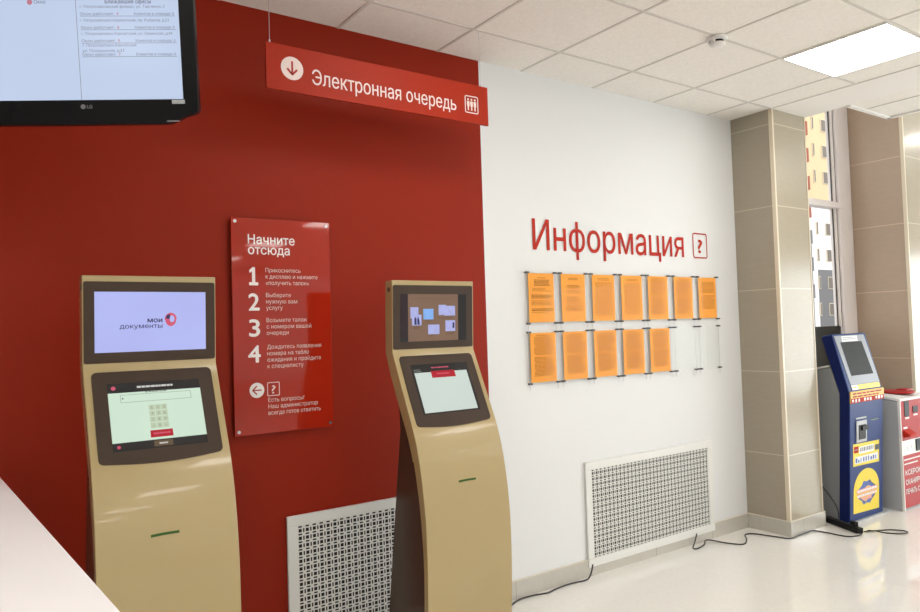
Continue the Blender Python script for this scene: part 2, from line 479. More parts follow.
ce = MB().box(-4, PX1, -13, 0, CEIL, CEIL + .04).box(PX1, 5.945, -13, -.69, CEIL, CEIL + .04)
cobj = struct(ce.build('ceiling', 'ceiling', smooth=False))
LX = [4.298, 1.898, -.502, -2.902, 7.3, 9.7]  # lines after the second are unseen, added to even out the light
SKIP = {(4, 0), (3, 0)}
LY = [-1.243 - 2.4 * i for i in range(5)]
bars = MB()
for i in range(-11, 5):
    x = 2.198 + .6 * i
    if x < 4.7: bars.box(x - .008, x + .008, -13, 0, CEIL - .003, CEIL)
for x in (PX0, 5.545): bars.box(x - .008, x + .008, -13, -.70 if x > 5 else -.34, CEIL - .003, CEIL)
for i in range(22):
    y = -.343 - .6 * i; bars.box(-4, PX0, y - .008, y + .008, CEIL - .0035, CEIL)
struct(bars.build('ceiling_grid', 'tbar', cobj, smooth=False))
beam = MB().box(PX0 + .004, PX1, -13, -.34, CEIL - .002, CEIL)
struct(beam.build('ceiling_plain_strip', 'white_plain', cobj, smooth=False))
lip = MB().box(PX1, 5.945, -.69, -.66, CEIL - .012, CEIL + .04).box(5.92, 5.95, -13, -.66, CEIL - .012, CEIL + .04).box(PX1 - .012, PX1 + .003, -.69, .0, CEIL - .004, CEIL + .4)
struct(lip.build('trim_1', 'lip', smooth=False))
struct(MB().box(PX1 - .3, 12, -13, .5, 3.72, 3.8).build('ceiling_upper', 'white_plain', smooth=False))

# baseboards
bb = MB().box(-4, PX0, -.012, 0, 0, .103)
bbo = struct(bb.build('baseboard_back', 'baseboard', smooth=False))
struct(MB().box(-4, PX0, -.0125, 0, .103, .106).build('baseboard_edge', 'base_cap', bbo, smooth=False))

# pillars
def pillar(n, x0, x1, y1):
    side = MB().box(x0, x0 + .02, PY + .012, y1, 0, 3.75)
    p = struct(side.build('pillar_%d' % n, 'pillar_side' if n == 1 else 'pillar_warm_refl', smooth=False))
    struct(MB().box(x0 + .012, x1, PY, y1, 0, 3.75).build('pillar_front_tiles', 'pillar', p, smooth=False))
    struct(MB().box(x0 - .003, x0 + .014, PY - .003, PY + .026, 0, 3.74).box(x1 - .009, x1 + .003, PY - .003, PY + .008, 0, 3.74).build('pillar_edge_trim', 'tile_trim', p, smooth=False))
    b = MB().box(x0 - .012, x0, PY, y1 - (0.034 if n == 1 else 0), 0, .103).box(x0 - .012, x1 + .012, PY - .012, PY, 0, .103).box(x1, x1 + .012, PY, y1, 0, .103)
    bo = struct(b.build('baseboard_pillar_%d' % n, 'baseboard', smooth=False))
    c = MB().box(x0 - .013, x0, PY, y1 - .034, .103, .108).box(x0 - .013, x1 + .013, PY - .013, PY, .103, .108)
    struct(c.build('baseboard_edge', 'base_cap', bo, smooth=False))
pillar(1, PX0, PX1, .02)
pillar(2, P2X, 7.42, .19)

# window between the pillars
wf = MB()
wf.box(6.72, P2X - .002, WY - .04, WY + .06, .55, 3.75)          # jamb by the second pillar
wf.box(PX1 - .1, 5.44, WY - .04, WY + .06, .55, 3.75)            # jamb behind the first pillar
wf.box(5.44, 6.76, WY - .05, WY + .05, 2.562, 2.618)             # transom
wf.box(5.44, 6.72, WY - .04, WY + .06, .55, .62).box(5.44, 6.72, WY - .04, WY + .06, 3.68, 3.75)
win = struct(wf.build('window_1', 'pvc', bevel=.006))
sash = MB(); gk = MB()
for za, zb_ in ((1.47, 2.562), (2.618, 3.68)):
    sash.box(6.672, 6.722, WY - .012, WY + .02, za, zb_)
    gk.box(6.659, 6.672, WY - .003, WY + .004, za, zb_).box(6.714, 6.720, WY - .0135, WY - .010, za, zb_)
struct(sash.build('window_sash', 'pvc', win)); struct(gk.build('window_gasket', 'gasket', win))
struct(Flat(WY).rect(5.44, 6.672, 1.47, 2.562).rect(5.44, 6.672, 2.618, 3.68).build('window_pane', 'window_glass', win))
struct(MB().box(5.44, 6.69, WY - .012, WY + .02, .62, 1.478).build('window_dark_panel', 'dark_glass', win))
struct(MB().box(PX1, P2X - .01, .02, WY - .04, .50, .54).build('window_sill', 'pvc', win, bevel=.004))

# ------------------------------------------------------------------ ceiling lights
first = None
for ix, x in enumerate(LX):
    for iy, y in enumerate(LY):
        if (ix, iy) in SKIP: continue
        if (ix, iy) == (2, 0): y = -2.443   # unseen panel added off the regular rows to brighten the counter
        if first is None:
            first = thing('ceiling_light', (x, y, CEIL), '', 'ceiling light')
            f = MB(); a, b = .292, .286
            f.box(-a, a, -a, -b, -.010, -.0005).box(-a, a, b, a, -.010, -.0005).box(-a, -b, -b, b, -.010, -.0005).box(b, a, -b, b, -.010, -.0005)
            f.build('light_frame', 'white_metal', first, smooth=False)
            MB().box(-b, b, -b, b, -.0085, -.001).build('diffuser', 'panel_light', first, smooth=False)
            c = first
        else: c = copy_tree(first); c.location = (x, y, CEIL if x < 6 else 3.72)
        c['group'] = 'recessed ceiling light panels'
        if ix == 0 and iy == 0: c['label'] = 'square lit panel recessed in the ceiling near the window pillar'
        else: c['label'] = 'out-of-view lit ceiling panel, %s from the coloured wall in the %s line' % (['first', 'second', 'third', 'fourth', 'fifth'][iy], ['second', 'third', 'fourth', 'fifth', 'window side', 'far window side'][ix])

sd = thing('smoke_detector', (3.40, -.934, CEIL), 'small round white smoke detector on the ceiling tiles', 'smoke detector')
MB().lathe_z([(.054, -.002), (.054, -.016), (.050, -.020)], (0, 0, 0)).build('base_ring', 'white_plastic', sd)
MB().lathe_z([(.034, -.020), (.034, -.034)], (0, 0, 0)).build('sensor_slot', 'black', sd)
MB().lathe_z([(.043, -.034), (.042, -.042), (.030, -.050), (.012, -.052)], (0, 0, 0)).build('cover', 'white_plastic', sd)
MB().box(-.043, -.02, -.012, .012, -.034, -.020).box(.02, .043, -.012, .012, -.034, -.020).box(-.012, .012, .02, .043, -.034, -.020).build('rib', 'white_plastic', sd)

# ------------------------------------------------------------------ hanging sign
SX0, SX1, SZ0, SZ1, SY = 1.090, 2.272, 2.597, 2.797, -.343
hs = thing('hanging_sign', (SX0, SY, SZ0), 'long red sign hanging from the ceiling reading Электронная очередь', 'sign')
W_, H_ = SX1 - SX0, SZ1 - SZ0
MB().box(0, W_, 0, .012, 0, H_).build('sign_board', 'sign_red', hs, bevel=.001)
for x in (.02, W_ - .04):
    MB().cyl((x, .006, H_ - .005), (x, .006, CEIL - SZ0 - .003), .0012, seg=6).cyl((x, .006, H_), (x, .006, H_ + .012), .004, seg=8).build('hanging_wire', 'wire', hs)
q = Flat(-.0012); add_text(q, 'Электронная очередь', .208, .980, .050, .068, .005); q.build('lettering', 'print_sign', hs)
ic = Flat(-.0012).disc(.116, .103, .051).build('arrow_disc', 'print_sign', hs)
Flat(-.0018).rect(.1115, .1205, .079, .134).stroke((.0935, .100), (.1175, .0745), .009).stroke((.1385, .100), (.1145, .0745), .009).build('arrow', 'print_signred', ic)
Flat(-.0012).frame(1.034, 1.118, .049, .139, .010, .0055).build('people_icon_frame', 'print_sign', hs)
pf = Flat(-.0012)
for cx in (1.055, 1.076, 1.097):
    pf.disc(cx, .119, .0058, seg=14).poly([(cx - .0085, .110), (cx + .0085, .110), (cx + .0075, .084), (cx + .0045, .084), (cx + .004, .063), (cx - .004, .063), (cx - .0045, .084), (cx - .0075, .084)][::-1])
pf.build('people_icon', 'print_sign', hs)

# ------------------------------------------------------------------ red instruction board
BX0, BX1, BZ0, BZ1 = 1.027, 1.508, 1.100, 2.090
pb = thing('instruction_board', (BX0, -.026, BZ0), 'glossy red acrylic instruction board on the red wall headed Начните отсюда', 'sign')
bw, bh = BX1 - BX0, BZ1 - BZ0
MB().box(0, bw, 0, .006, 0, bh).build('acrylic_panel', 'poster_red', pb, bevel=.001)
for x, z in ((.018, .018), (bw - .018, .018), (.018, bh - .018), (bw - .018, bh - .018)):
    MB().cyl((x, -.004, z), (x, .0255, z), .0075).build('standoff_pin', 'steel', pb)
q = Flat(-.0012)
add_text(q, 'Начните', .076, .302, 1.978 - BZ0 - .006, .043, .011); add_text(q, 'отсюда', .076, .276, 1.928 - BZ0 - .004, .043, .011)
q.build('heading', 'print_white', pb)
q = Flat(-.0012)
for ch, zb in (('1', 1.782), ('2', 1.666), ('3', 1.547), ('4', 1.428)):
    add_text(q, ch, .066 if ch == '4' else .078 if ch == '1' else .073, .121 if ch == '1' else .125, zb - BZ0, .080, .018)
q.build('numerals', 'print_white', pb)
q = Flat(-.0012)
rows = [(1.862, ['Прикоснитесь', 'к дисплею и нажмите', '«получить талон»'], [.172, .258, .213]),
        (1.746, ['Выберите', 'нужную вам', 'услугу'], [.121, .152, .079]),
        (1.630, ['Возьмите талон', 'с номером вашей', 'очереди'], [.195, .220, .106]),
        (1.506, ['Дождитесь появления', 'номера на табло', 'ожидания и пройдите', 'к специалисту'], [.268, .205, .266, .176]),
        (1.262, ['Есть вопросы?', 'Наш администратор', 'всегда готов ответить'], [.176, .244, .258])]
for zt, ls, ws in rows:
    for i, (s_, w_) in enumerate(zip(ls, ws)): add_text(q, s_, .156, .156 + w_, zt - BZ0 - .020 - .0295 * i, .0195, .0)
q.build('lettering', 'print_pale', pb)
ic = Flat(-.0012).disc(.104, 1.300 - BZ0, .0345).build('arrow_disc', 'print_white', pb)
z = 1.300 - BZ0
Flat(-.0018).rect(.086, .126, z - .003, z + .003).stroke((.1035, z + .0195), (.0835, z - .001), .0065).stroke((.1035, z - .0195), (.0835, z + .001), .0065).build('arrow', 'print_signred', ic)
qf = Flat(-.0012).frame(.152, .212, z - .031, z + .033, .005, .004).build('question_frame', 'print_pale', pb)
add_text(Flat(-.0012), '?', .173, .192, z - .019, .038, .012).build('question_mark', 'print_pale', qf)

# ------------------------------------------------------------------ red wall lettering over the notices
wl = thing('wall_lettering', (2.841, -.001, 2.012), 'large red lettering on the white wall reading Информация with a boxed question mark', 'sign')
q = Flat(-.002); add_text(q, 'Информация', 0, 1.418, .004, .186, .0065); q.build('lettering', 'print_red', wl)
qf = Flat(-.002).frame(1.521, 1.686, .0, .184, .020, .0095).build('question_frame', 'print_red', wl)
add_text(Flat(-.002), '?', 1.577, 1.630, .042, .098, .022).build('question_mark', 'print_red', qf)

# ------------------------------------------------------------------ notice pockets and orange sheets
ORD = ['first', 'second', 'third', 'fourth', 'fifth', 'sixth', 'seventh']
cols = [2.790, 3.054, 3.321, 3.588, 3.852, 4.124, 4.397]
SHW, SHH = .2025, .2935
def make_pocket():
    r = thing('notice_pocket', (0, 0, 0), '', 'notice holder')
    Flat(0).rect(-.017, SHW + .017, -.014, SHH + .010).build('acrylic_pane', 'acrylic', r)
    for x in (-.010, SHW + .010):
        for z in (-.006, SHH + .004):
            MB().cyl((x - .013, -.001, z), (x + .013, -.001, z), .0062, seg=12).cyl((x, -.001, z), (x, .0201, z), .004, seg=10).build('clip', 'clip', r)
        MB().cyl((x, .0035, -.045), (x, .0035, SHH + .004), .0011, seg=6).build('side_wire', 'wire', r)
    return r
proto = None
sheet_desc = {
 (0, 0): 'orange notice with a short centred heading and bold lines, upper row nearest the gold kiosk',
 (0, 1): 'orange notice with sparse centred paragraphs, second in the upper row from the gold kiosk',
 (0, 2): 'orange notice printed as columns, third in the upper row from the gold kiosk',
 (0, 3): 'orange notice printed as a table of columns, fourth of seven in the upper row',
 (0, 4): 'orange notice with dense text, third in the upper row from the pillar',
 (0, 5): 'orange notice with dense text, second in the upper row from the pillar',
 (0, 6): 'orange notice at the pillar end of the upper row, above an empty clear pocket',
 (1, 0): 'orange notice filled with dense text, lower row nearest the gold kiosk',
 (1, 1): 'orange notice filled with dense text, second in the lower row from the gold kiosk',
 (1, 2): 'orange notice with an uneven paragraph, middle of the five in the lower row',
 (1, 3): 'orange notice with dense text, fourth in the lower row from the gold kiosk',
 (1, 4): 'orange notice in the lower row next to the empty clear pockets'}
for r_ in range(2):
    zb = (1.578, 1.221)[r_]
    for c_ in range(7):
        x, z = onto(cols[c_], zb, -.01, -.018)
        p = make_pocket() if proto is None else copy_tree(proto)
        if proto is None: proto = p
        p.location = (x, -.020, z)
        has = (r_, c_) in sheet_desc
        p['group'] = 'clear pockets of the notice display'
        if has: p['label'] = 'clear pocket around the %s orange sheet from the kiosk, %s row' % (ORD[c_], ['upper', 'lower'][r_])
        else: p['label'] = 'empty clear acrylic pocket in the lower row, %s' % ('beside the last orange notice' if c_ == 5 else 'at the end nearest the pillar')
        if not has: continue
        s = thing('notice_sheet', (x, -.0175, z), sheet_desc[(r_, c_)], 'notice', 'orange notices in the clear pockets')
        MB().box(0, SHW, 0, .0008, 0, SHH).build('paper', 'orange', s, smooth=False)
        rng = random.Random(r_ * 10 + c_); q = Flat(-.0008); d = Flat(-.0008)
        if (r_, c_) == (0, 0):
            d.words(.07, .135, .268, .008, 1, rng, h=.5, ragged=0); d.words(.045, .17, .255, .008, 5, rng, h=.6, ragged=.1)
            q.words(.03, .185, .205, .008, 3, rng); d.words(.02, .19, .165, .0085, 3, rng, h=.6, ragged=.1)
            q.words(.02, .185, .13, .008, 4, rng); d.words(.02, .19, .082, .009, 2, rng, h=.6, ragged=0); q.words(.02, .17, .06, .008, 1, rng)
        elif (r_, c_) == (0, 1):
            q.words(.06, .14, .27, .009, 2, rng, ragged=.1); d.words(.05, .16, .225, .008, 3, rng, h=.5, ragged=.1)
            q.words(.04, .18, .195, .008, 3, rng); q.words(.04, .18, .155, .008, 6, rng); q.words(.035, .185, .10, .008, 5, rng)
        elif c_ in (2, 3) and r_ == 0:
            q.words(.05, .16, .272, .009, 2, rng, ragged=.1)
            for a, b in ((.03, .062), (.07, .105), (.113, .14), (.15, .18)): q.words(a, b, .245, .0078, 27, rng, h=.55, ragged=.4, wmin=.3, wmax=.9, gap=.1)
            d.rect(.065, .0665, .03, .25).rect(.1085, .110, .03, .25).rect(.144, .1455, .03, .25)
        elif (r_, c_) == (0, 6):
            q.words(.03, .185, .262, .0085, 10, rng, ragged=.1); q.words(.03, .185, .165, .0085, 12, rng, ragged=.2)
        else:
            q.words(.028, .186, .268, .0078, 14, rng, h=.6, ragged=.25, indent=.06); q.words(.028, .186, .150, .0078, 15, rng, h=.6, ragged=.3, indent=.06)
            d.words(.05, .16, .279, .0085, 1, rng, ragged=0)
        q.build('printed_text', 'ink_brown', s); 
        if d.f: d.build('bold_text', 'ink_dark', s)

# ------------------------------------------------------------------ radiator grilles
def grille(x0, label):
    gx, gz = onto(x0, .066, -.04, -.014)
    k = (-.014 - CAM_Y) / (-.04 - CAM_Y)
    W, H = 1.256 * k, .640 * k
    g = thing('radiator_grille', (gx, -.0005, gz), label, 'radiator grille', 'pierced white radiator grilles')
    f = MB(); y0, y1 = -.016, 0; m = .050
    f.box(0, W, y0, y1, 0, m).box(0, W, y0, y1, H - m, H).box(0, m, y0, y1, m, H - m).box(W - m, W, y0, y1, m, H - m)
    f.build('grille_frame', 'white_metal', g, bevel=.003)
    # centred so the lattice starts on a whole cell
    MB().box(-(W - 2 * m) / 2, (W - 2 * m) / 2, 0, .0012, -(H - 2 * m) / 2, (H - 2 * m) / 2).build('pierced_panel', 'grille', g, T((W / 2, y0 + .003, H / 2)), smooth=False)
    MB().box(m, W - m, -.006, -.002, m, H - m).build('recess_shade_sheet', 'hole_back', g, smooth=False)  # dark sheet in place of shaded depth; the wall is not cut
    return g
grille(3.172, 'pierced white radiator grille low on the white wall below the orange notices')
grille(1.255, 'pierced white radiator grille low on the red wall, partly behind the narrow gold kiosk')

# ------------------------------------------------------------------ gold self-service kiosks
KW = .447
FRONT = [(-.500, 1.775), (-.487, 1.455), (-.487 - .4338 * .10, 1.455 - .901 * .10), (-.487 - .4338 * .25, 1.455 - .901 * .25), (-.6435, 1.130),
         (-.668, 1.065), (-.688, .995), (-.7035, .920), (-.716, .840), (-.725, .750), (-.7285, .660), (-.7285, .560), (-.725, .450), (-.718, .330), (-.708, .200), (-.697, .090), (-.686, 0)]
def frontY(z):
    for (y0, z0), (y1, z1) in zip(FRONT, FRONT[1:]):
        if z1 <= z <= z0: return y0 + (y1 - y0) * (z0 - z) / (z0 - z1)
    return FRONT[-1][0]
def dense(pr, sub=4):
    """smooth the lower belly with extra points"""
    out = pr[:4]
    P = pr[3:]
    for i in range(len(P) - 1):
        p0, p1, p2, p3 = P[max(i - 1, 0)], P[i], P[i + 1], P[min(i + 2, len(P) - 1)]
        for k in range(sub):
            t = k / sub
            out.append(tuple(.5 * (2 * p1[j] + (p2[j] - p0[j]) * t + (2 * p0[j] - 5 * p1[j] + 4 * p2[j] - p3[j]) * t * t + (3 * p1[j] - p0[j] - 3 * p2[j] + p3[j]) * t ** 3) for j in (0, 1)))
    return out[:3] + out[4:] + [P[-1]]
SA, CA = .4338, .9010
LOWM = Matrix(((1, 0, 0, 0), (0, CA, SA, -.487), (0, -SA, CA, 1.455), (0, 0, 0, 1)))   # plane of the touch screen
LEAN = .013 / .32
UPM = Matrix(((1, 0, 0, 0), (0, 1, -LEAN, -.487), (0, LEAN, 1, 1.455), (0, 0, 0, 1)))  # plane of the upper display
def kiosk(x0, label, KW, sx):
    k = thing('queue_kiosk', (x0, 0, 0), label, 'kiosk', 'gold queue kiosks')
    front = dense(FRONT)
    thick = []
    for y, z in front:
        t = .062 if z > 1.30 else .03 + .032 * max(0, min(1, (z - .55) / .75))
        thick.append((y + t, z - (.02 if 1.0 < z < 1.455 else 0)))
    thick[0] = (thick[0][0], front[0][1])
    k_front = MB().prism_x(front + thick[::-1], 0, KW)
    k_front.build('front_shell', 'tan', k, bevel=.003)
    rear = [(frontY(1.27) + .055, 1.25)] + [(frontY(z) + .022 + .03 * max(0, min(1, (z - .55) / .6)), z) for z in (1.12, .95, .75, .55, .35, .15, 0)]
    back = [(-.330, 0), (-.338, .05), (-.388, .30), (-.440, .60), (-.492, .90), (-.532, 1.12), (-.525, 1.25)]
    MB().prism_x(rear + back, .004, KW - .004).build('rear_housing', 'brown_gloss', k, smooth=False)
    MB().box(.03, KW - .03, -.66, -.37, 0, .004).build('foot_plate', 'black', k)
    zt = .899; y = frontY(zt)
    sl = MB(); n = 8
    up = [(sx + .090 * i / n, zt + .004 + .0012 * math.sin(PI * i / n)) for i in range(n + 1)]
    dn = [(x, z - .0085) for x, z in up[::-1]]
    sl.prism_y(up + dn, y - .0025, y + .004)
    sl.build('ticket_slot', 'led_green', k)
    MB().cyl((-.001, -.470, 1.735), (.001, -.470, 1.735), .011).build('key_lock', 'brown', k)
    MB().cyl((.0025, frontY(1.06) + .075, 1.06), (.0050, frontY(1.06) + .075, 1.06), .009).build('side_bolt', 'black', k)
    return k
def upper_bezel(k, KW):
    z0, z1 = .013, .299
    return MB().prism_y(rrect(.004, KW - .004, z0, z1, .008), -.0025, .003).build('upper_display', 'brown', k, UPM)
def lower_bezel(k, R_=.428):
    pts = rrect(.024, R_, -.352, -.021, .018)
    # lower edge sags in a shallow arc
    n = len(pts); mid = [(.024 + .018 + (R_ - .024 - .036) * i / 12, -.352 - .012 * math.sin(PI * i / 12)) for i in range(1, 12)]
    outl = pts[:18] + mid + pts[18:]
    return MB().prism_y(outl, -.003, .003).build('touch_screen', 'brown', k, LOWM)

# --- kiosk with the lavender upper display
ka = kiosk(.361, 'gold kiosk between white counter and red board, lavender upper display with a logo', .453, .166)
ub = upper_bezel(ka, .453)
Flat(-.0030).rect(.038, .415, .050, .263).build('display_screen', 'scr_lav', ub)
q = Flat(-.0036); add_text(q, 'мои', .210, .261, .1535, .017, .03); q.build('bold_lettering', 'scr_navy', ub)
q = Flat(-.0036); add_text(q, 'документы', .118, .261, .1330, .0165, .008); q.build('lettering', 'scr_navy', ub)
lg = Flat(-.0036)
cx, cz = .290, .163
lg.ring([(cx + .0200 * math.cos(a) * (1.05 if math.sin(a) > 0 else .95), cz + .0245 * math.sin(a)) for a in [2 * PI * i / 40 for i in range(40)]],
        [(cx + .0045 + .0085 * math.cos(a), cz + .002 + .0125 * math.sin(a)) for a in [2 * PI * i / 40 for i in range(40)]])
lg.build('logo_emblem', 'scr_redlogo', ub)
Flat(-.0040).poly([(cx - .019, cz + .004), (cx - .004, cz + .001), (cx - .002, cz + .014), (cx - .006, cz + .020), (cx - .013, cz + .016)]).build('logo_notch', 'scr_navy', ub)
lb = lower_bezel(ka)
sx0, sx1, st, sb = .070, .379, -.0665, -.313
Flat(-.0034).rect(sx0, sx1, sb, st).build('screen_edge', 'scr_dark', lb)
Flat(-.0040).rect(sx0, sx1, sb + .030, st - .036).build('touch_display', 'scr_mint', lb)
rng = random.Random(3)
Flat(-.0040).words(.165, .285, st - .014, .016, 1, rng, h=.45, ragged=0, wmin=.06, wmax=.16, gap=.015).build('header_text', 'scr_white', lb)
Flat(-.0040).disc(.089, st - .018, .0075, seg=18).disc(.089, sb + .015, .006, seg=16).build('round_icon', 'scr_redlogo', lb)
fr = Flat(-.0046).frame(.108, .344, -.140, -.111, .001, .0013).words(.19, .265, -.1035, .007, 1, rng, h=.5, ragged=0)
fr.rect(.113, .118, -.128, -.121).build('input_box', 'scr_grey', lb)
kp = Flat(-.0046); kd = Flat(-.0050)
for r_ in range(4):
    for c_ in range(3):
        x = .196 + c_ * .0205; z = -.155 - r_ * .0222
        kp.rect(x, x + .0188, z - .0200, z); add_text(kd, ['123', '456', '789', ' 0 '][r_][c_] if (r_, c_) not in ((3, 0), (3, 2)) else '-', x + .0065, x + .0125, z - .0145, .009, .0)
kp.build('keypad_keys', 'scr_key', lb); kd.build('keypad_digits', 'scr_grey', lb)
Flat(-.0046).rect(.192, .266, -.275, -.249).build('red_button', 'scr_red', lb)
Flat(-.0050).words(.201, .257, -.258, .012, 1, rng, h=.55, ragged=0).build('button_text', 'scr_redlogo', lb)
Flat(-.0046).rect(.200, .262, sb + .005, sb + .026).build('brown_button', 'scr_btn', lb)
Flat(-.0050).words(.217, .245, sb + .018, .009, 1, rng, h=.6, ragged=0).build('small_text', 'scr_white', lb)

# --- kiosk with the brown upper display
kb = kiosk(1.582, 'gold kiosk beside the white wall, its upper display brown with scattered pictures', .443, .182)
ub = upper_bezel(kb, .440)
Flat(-.0030).rect(.040, .400, .046, .259).build('display_screen', 'scr_dark', ub)
Flat(-.0034).rect(.040, .080, .062, .257).build('plum_bar', 'scr_plum', ub)
Flat(-.0036).rect(.080, .352, .046, .259).build('desktop_picture', 'scr_tan', ub)
for r4 in ((.092, .134, .150, .200), (.100, .150, .118, .166), (.243, .285, .163, .210), (.275, .335, .160, .205), (.185, .247, .076, .120), (.280, .335, .088, .138)):
    Flat(-.0042 - r4[0] * .001).rect(*r4).build('picture', 'scr_photo', ub)
Flat(-.0042).rect(.160, .215, .144, .192).build('blue_picture', 'scr_photo2', ub)
Flat(-.0048).poly([(.112, .121), (.124, .121), (.123, .150), (.117, .156), (.112, .148)]).poly([(.128, .121), (.141, .121), (.139, .138), (.132, .160), (.127, .146)]).rect(.320, .330, .102, .128).build('dark_figures', 'scr_navy', ub)
rng = random.Random(5)
Flat(-.0042).words(.108, .142, .112, .006, 2, rng).words(.235, .335, .152, .006, 1, rng).words(.170, .205, .138, .006, 2, rng).words(.18, .24, .070, .006, 1, rng).words(.285, .335, .082, .006, 2, rng).rect(.095, .32, .239, .240).build('caption_text', 'scr_btn', ub)
lb = lower_bezel(kb, .418)
sx0, sx1, st, sb = .070, .374, -.0655, -.301
Flat(-.0034).rect(sx0, sx1, sb, st).build('screen_edge', 'scr_dark', lb)
Flat(-.0040).rect(sx0 + .010, sx1 - .012, sb + .006, st - .040).build('touch_display', 'scr_pale', lb)
Flat(-.0040).words(.175, .270, st - .016, .014, 1, rng, h=.4, ragged=0).build('header_text', 'scr_redlogo', lb)
Flat(-.0040).words(.080, .120, st - .024, .008, 2, rng, h=.4, ragged=.2).build('small_text', 'scr_grey', lb)
Flat(-.0046).rect(.166, .294, -.134, -.101).build('red_button', 'scr_red', lb)
Flat(-.0050).words(.195, .265, -.112, .014, 1, rng, h=.45, ragged=0).build('button_text', 'scr_redlogo', lb)

# ------------------------------------------------------------------ white counter
ct = thing('reception_counter', (.115, -.20, 0), 'white reception counter with a smooth pale top in front of the first gold kiosk', 'counter', rot=(0, 0, math.radians(3.5)))
MB().box(-.75, 0, -2.55, .0, 1.06, 1.10).build('counter_top', 'counter', ct, bevel=.003)
MB().box(-.68, -.05, -2.50, -.04, .09, 1.06).build('counter_body', 'white_plastic', ct, bevel=.003)
MB().box(-.65, -.08, -2.47, -.07, 0, .09).build('plinth', 'mid_grey', ct)

# ------------------------------------------------------------------ television hung from the ceiling
TVM = Vector((.578, -1.011, 2.276))
yaw, tilt = -.547, .116
tv = thing('television', TVM, 'black flat television hung near the ceiling showing a pale blue queue list', 'television', rot=(tilt, 0, yaw))
SWd, SHt = .84, .472     # lit screen; local origin is its lower corner nearest the hanging sign
def tvout(bulge, inset=0.):
    L, Rr, Tp = -SWd - .046 + inset, .044 - inset, SHt + .045 - inset
    pts = rrect(L, Rr, -.045 + inset, Tp, .02, 4)
    out = pts[:14]
    n = 40
    lo = [(L + .02 + (Rr - L - .04) * i / n, -.045 + inset - bulge * (lambda d: d * d * (3 - 2 * d))(min(1, min(i, n - i) / n / .085))) for i in range(1, n)]
    return out + [pts[14]] + lo + pts[15:]
MB().prism_y(tvout(.028), .0, .030).build('bezel', 'black_gloss', tv, bevel=.004)
MB().prism_y([(x * .92 - .03, z * .9 + .02) for x, z in tvout(.02)], .030, .095).build('back_cover', 'black', tv, bevel=.01)
scr = Flat(-.0008).rect(-SWd, 0, 0, SHt).build('screen', 'scr_tv', tv)
tx = Flat(-.0016); tr = Flat(-.0016)
add_text(tx, 'Ближайшие офисы', -.215, -.080, .283, .0120, .02)
T1 = [('г. Петропавловский филиал, ул. Тавченко, 2', .279, -.288, -.040), ('г. Петропавловск-Камчатский, пр. Рыбаков, д.13', .239, -.290, -.030),
      ('г. Петропавловск-Камчатский, ул. Океанская, д.94', .200, -.288, -.022), ('г. Петропавловск-Камчатский', .166, -.286, -.130), ('ул. Пограничная, д.17', .150, -.288, -.165)]
for s_, z, a, b in T1: add_text(tx, s_, a, b, z - .009, .0085, -.004)
rowz = [.255, .215, .176, .136]
nums = ['4', '8', '5', '7']
ul = Flat(-.0016)
for z, n_ in zip(rowz, nums):
    add_text(tx, 'Окон работает:', -.289, -.190, z - .006, .0085, .004); add_text(tr, n_, -.183, -.177, z - .006, .0085, .01)
    add_text(tx, 'Клиентов в очереди: 0', -.131, -.014, z - .006, .0085, .004)
    ul.rect(-.289, -.010, z - .0095, z - .0082)
add_text(tx, 'Окно', -.420, -.386, .283, .010, .01); add_text(tx, 'Талон', -.56, -.517, .283, .010, .01)
tx.build('screen_lettering', 'scr_tvtext', scr); tr.build('red_digits', 'scr_tvred', scr)
ul.rect(-.3005, -.299, 0, SHt).build('rule_lines', 'scr_tvtext', scr)
Flat(-.0016).disc(-.432, .287, .008, seg=18).build('red_dot', 'scr_tvred', scr)
MB().box(-.034, .004, -.0016, .002, -.014, -.002).build('corner_label', 'light_grey', tv)
q = Flat(-.0014).disc(-.297, -.020, .0072, seg=20); add_text(q, 'LG', -.286, -.270, -.0250, .0100, .02); q.build('maker_logo', 'print_grey', tv)
glare = MB().box(-.052, -.014, -.0014, .001, -.0665, -.0645).build('bezel_glint', 'steel', tv)  # glint on the lower bezel, modelled as a thin steel strip
Rm = Matrix.Rotation(yaw, 4, 'Z') @ Matrix.Rotation(tilt, 4, 'X')
inv = (T(TVM) @ Rm).inverted()
top = inv @ Vector((TVM.x - .36, TVM.y + .40, CEIL)); att = Vector((-.42, .10, .26))
MB().cyl(att, top, .022).box(-.52, -.32, .085, .115, .16, .36).build('ceiling_mount', 'mount', tv)

# ------------------------------------------------------------------ blue payment terminal
bt = thing('payment_terminal', (5.495, 0, 0), 'tall blue payment terminal with a slanted dark screen beside the tiled pillar', 'terminal')
BW = .515
shell = [(-.372, 0), (-.450, 0), (-.495, .97), (-.380, 1.426), (-.300, 1.412), (-.420, .965)]
MB().prism_x(shell, 0, BW).build('blue_front', 'blue', bt, bevel=.006)
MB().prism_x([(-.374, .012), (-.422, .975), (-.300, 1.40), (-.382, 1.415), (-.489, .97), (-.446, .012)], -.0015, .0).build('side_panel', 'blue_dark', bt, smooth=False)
MB().prism_x([(-.375, .012), (.05, .012), (.05, 1.09), (-.355, 1.175), (-.418, .975)], .004, BW - .01).build('grey_cabinet', 'grey_body', bt, bevel=.004)
MB().prism_x([(.052, 1.092), (-.350, 1.178), (-.350, 1.190), (.052, 1.106)], -.002, BW - .006).build('cabinet_lid', 'white_plastic', bt, smooth=False)
MB().box(.0, .60, -.475, .06, 0, .012).build('base_plate', 'light_grey', bt, bevel=.002)
def plane(y0, z0, y1, z1):
    L = math.hypot(y1 - y0, z1 - z0); sy, sz = (y1 - y0) / L, (z1 - z0) / L
    return Matrix(((1, 0, 0, 0), (0, sz, sy, y0), (0, -sy, sz, z0), (0, 0, 0, 1)))
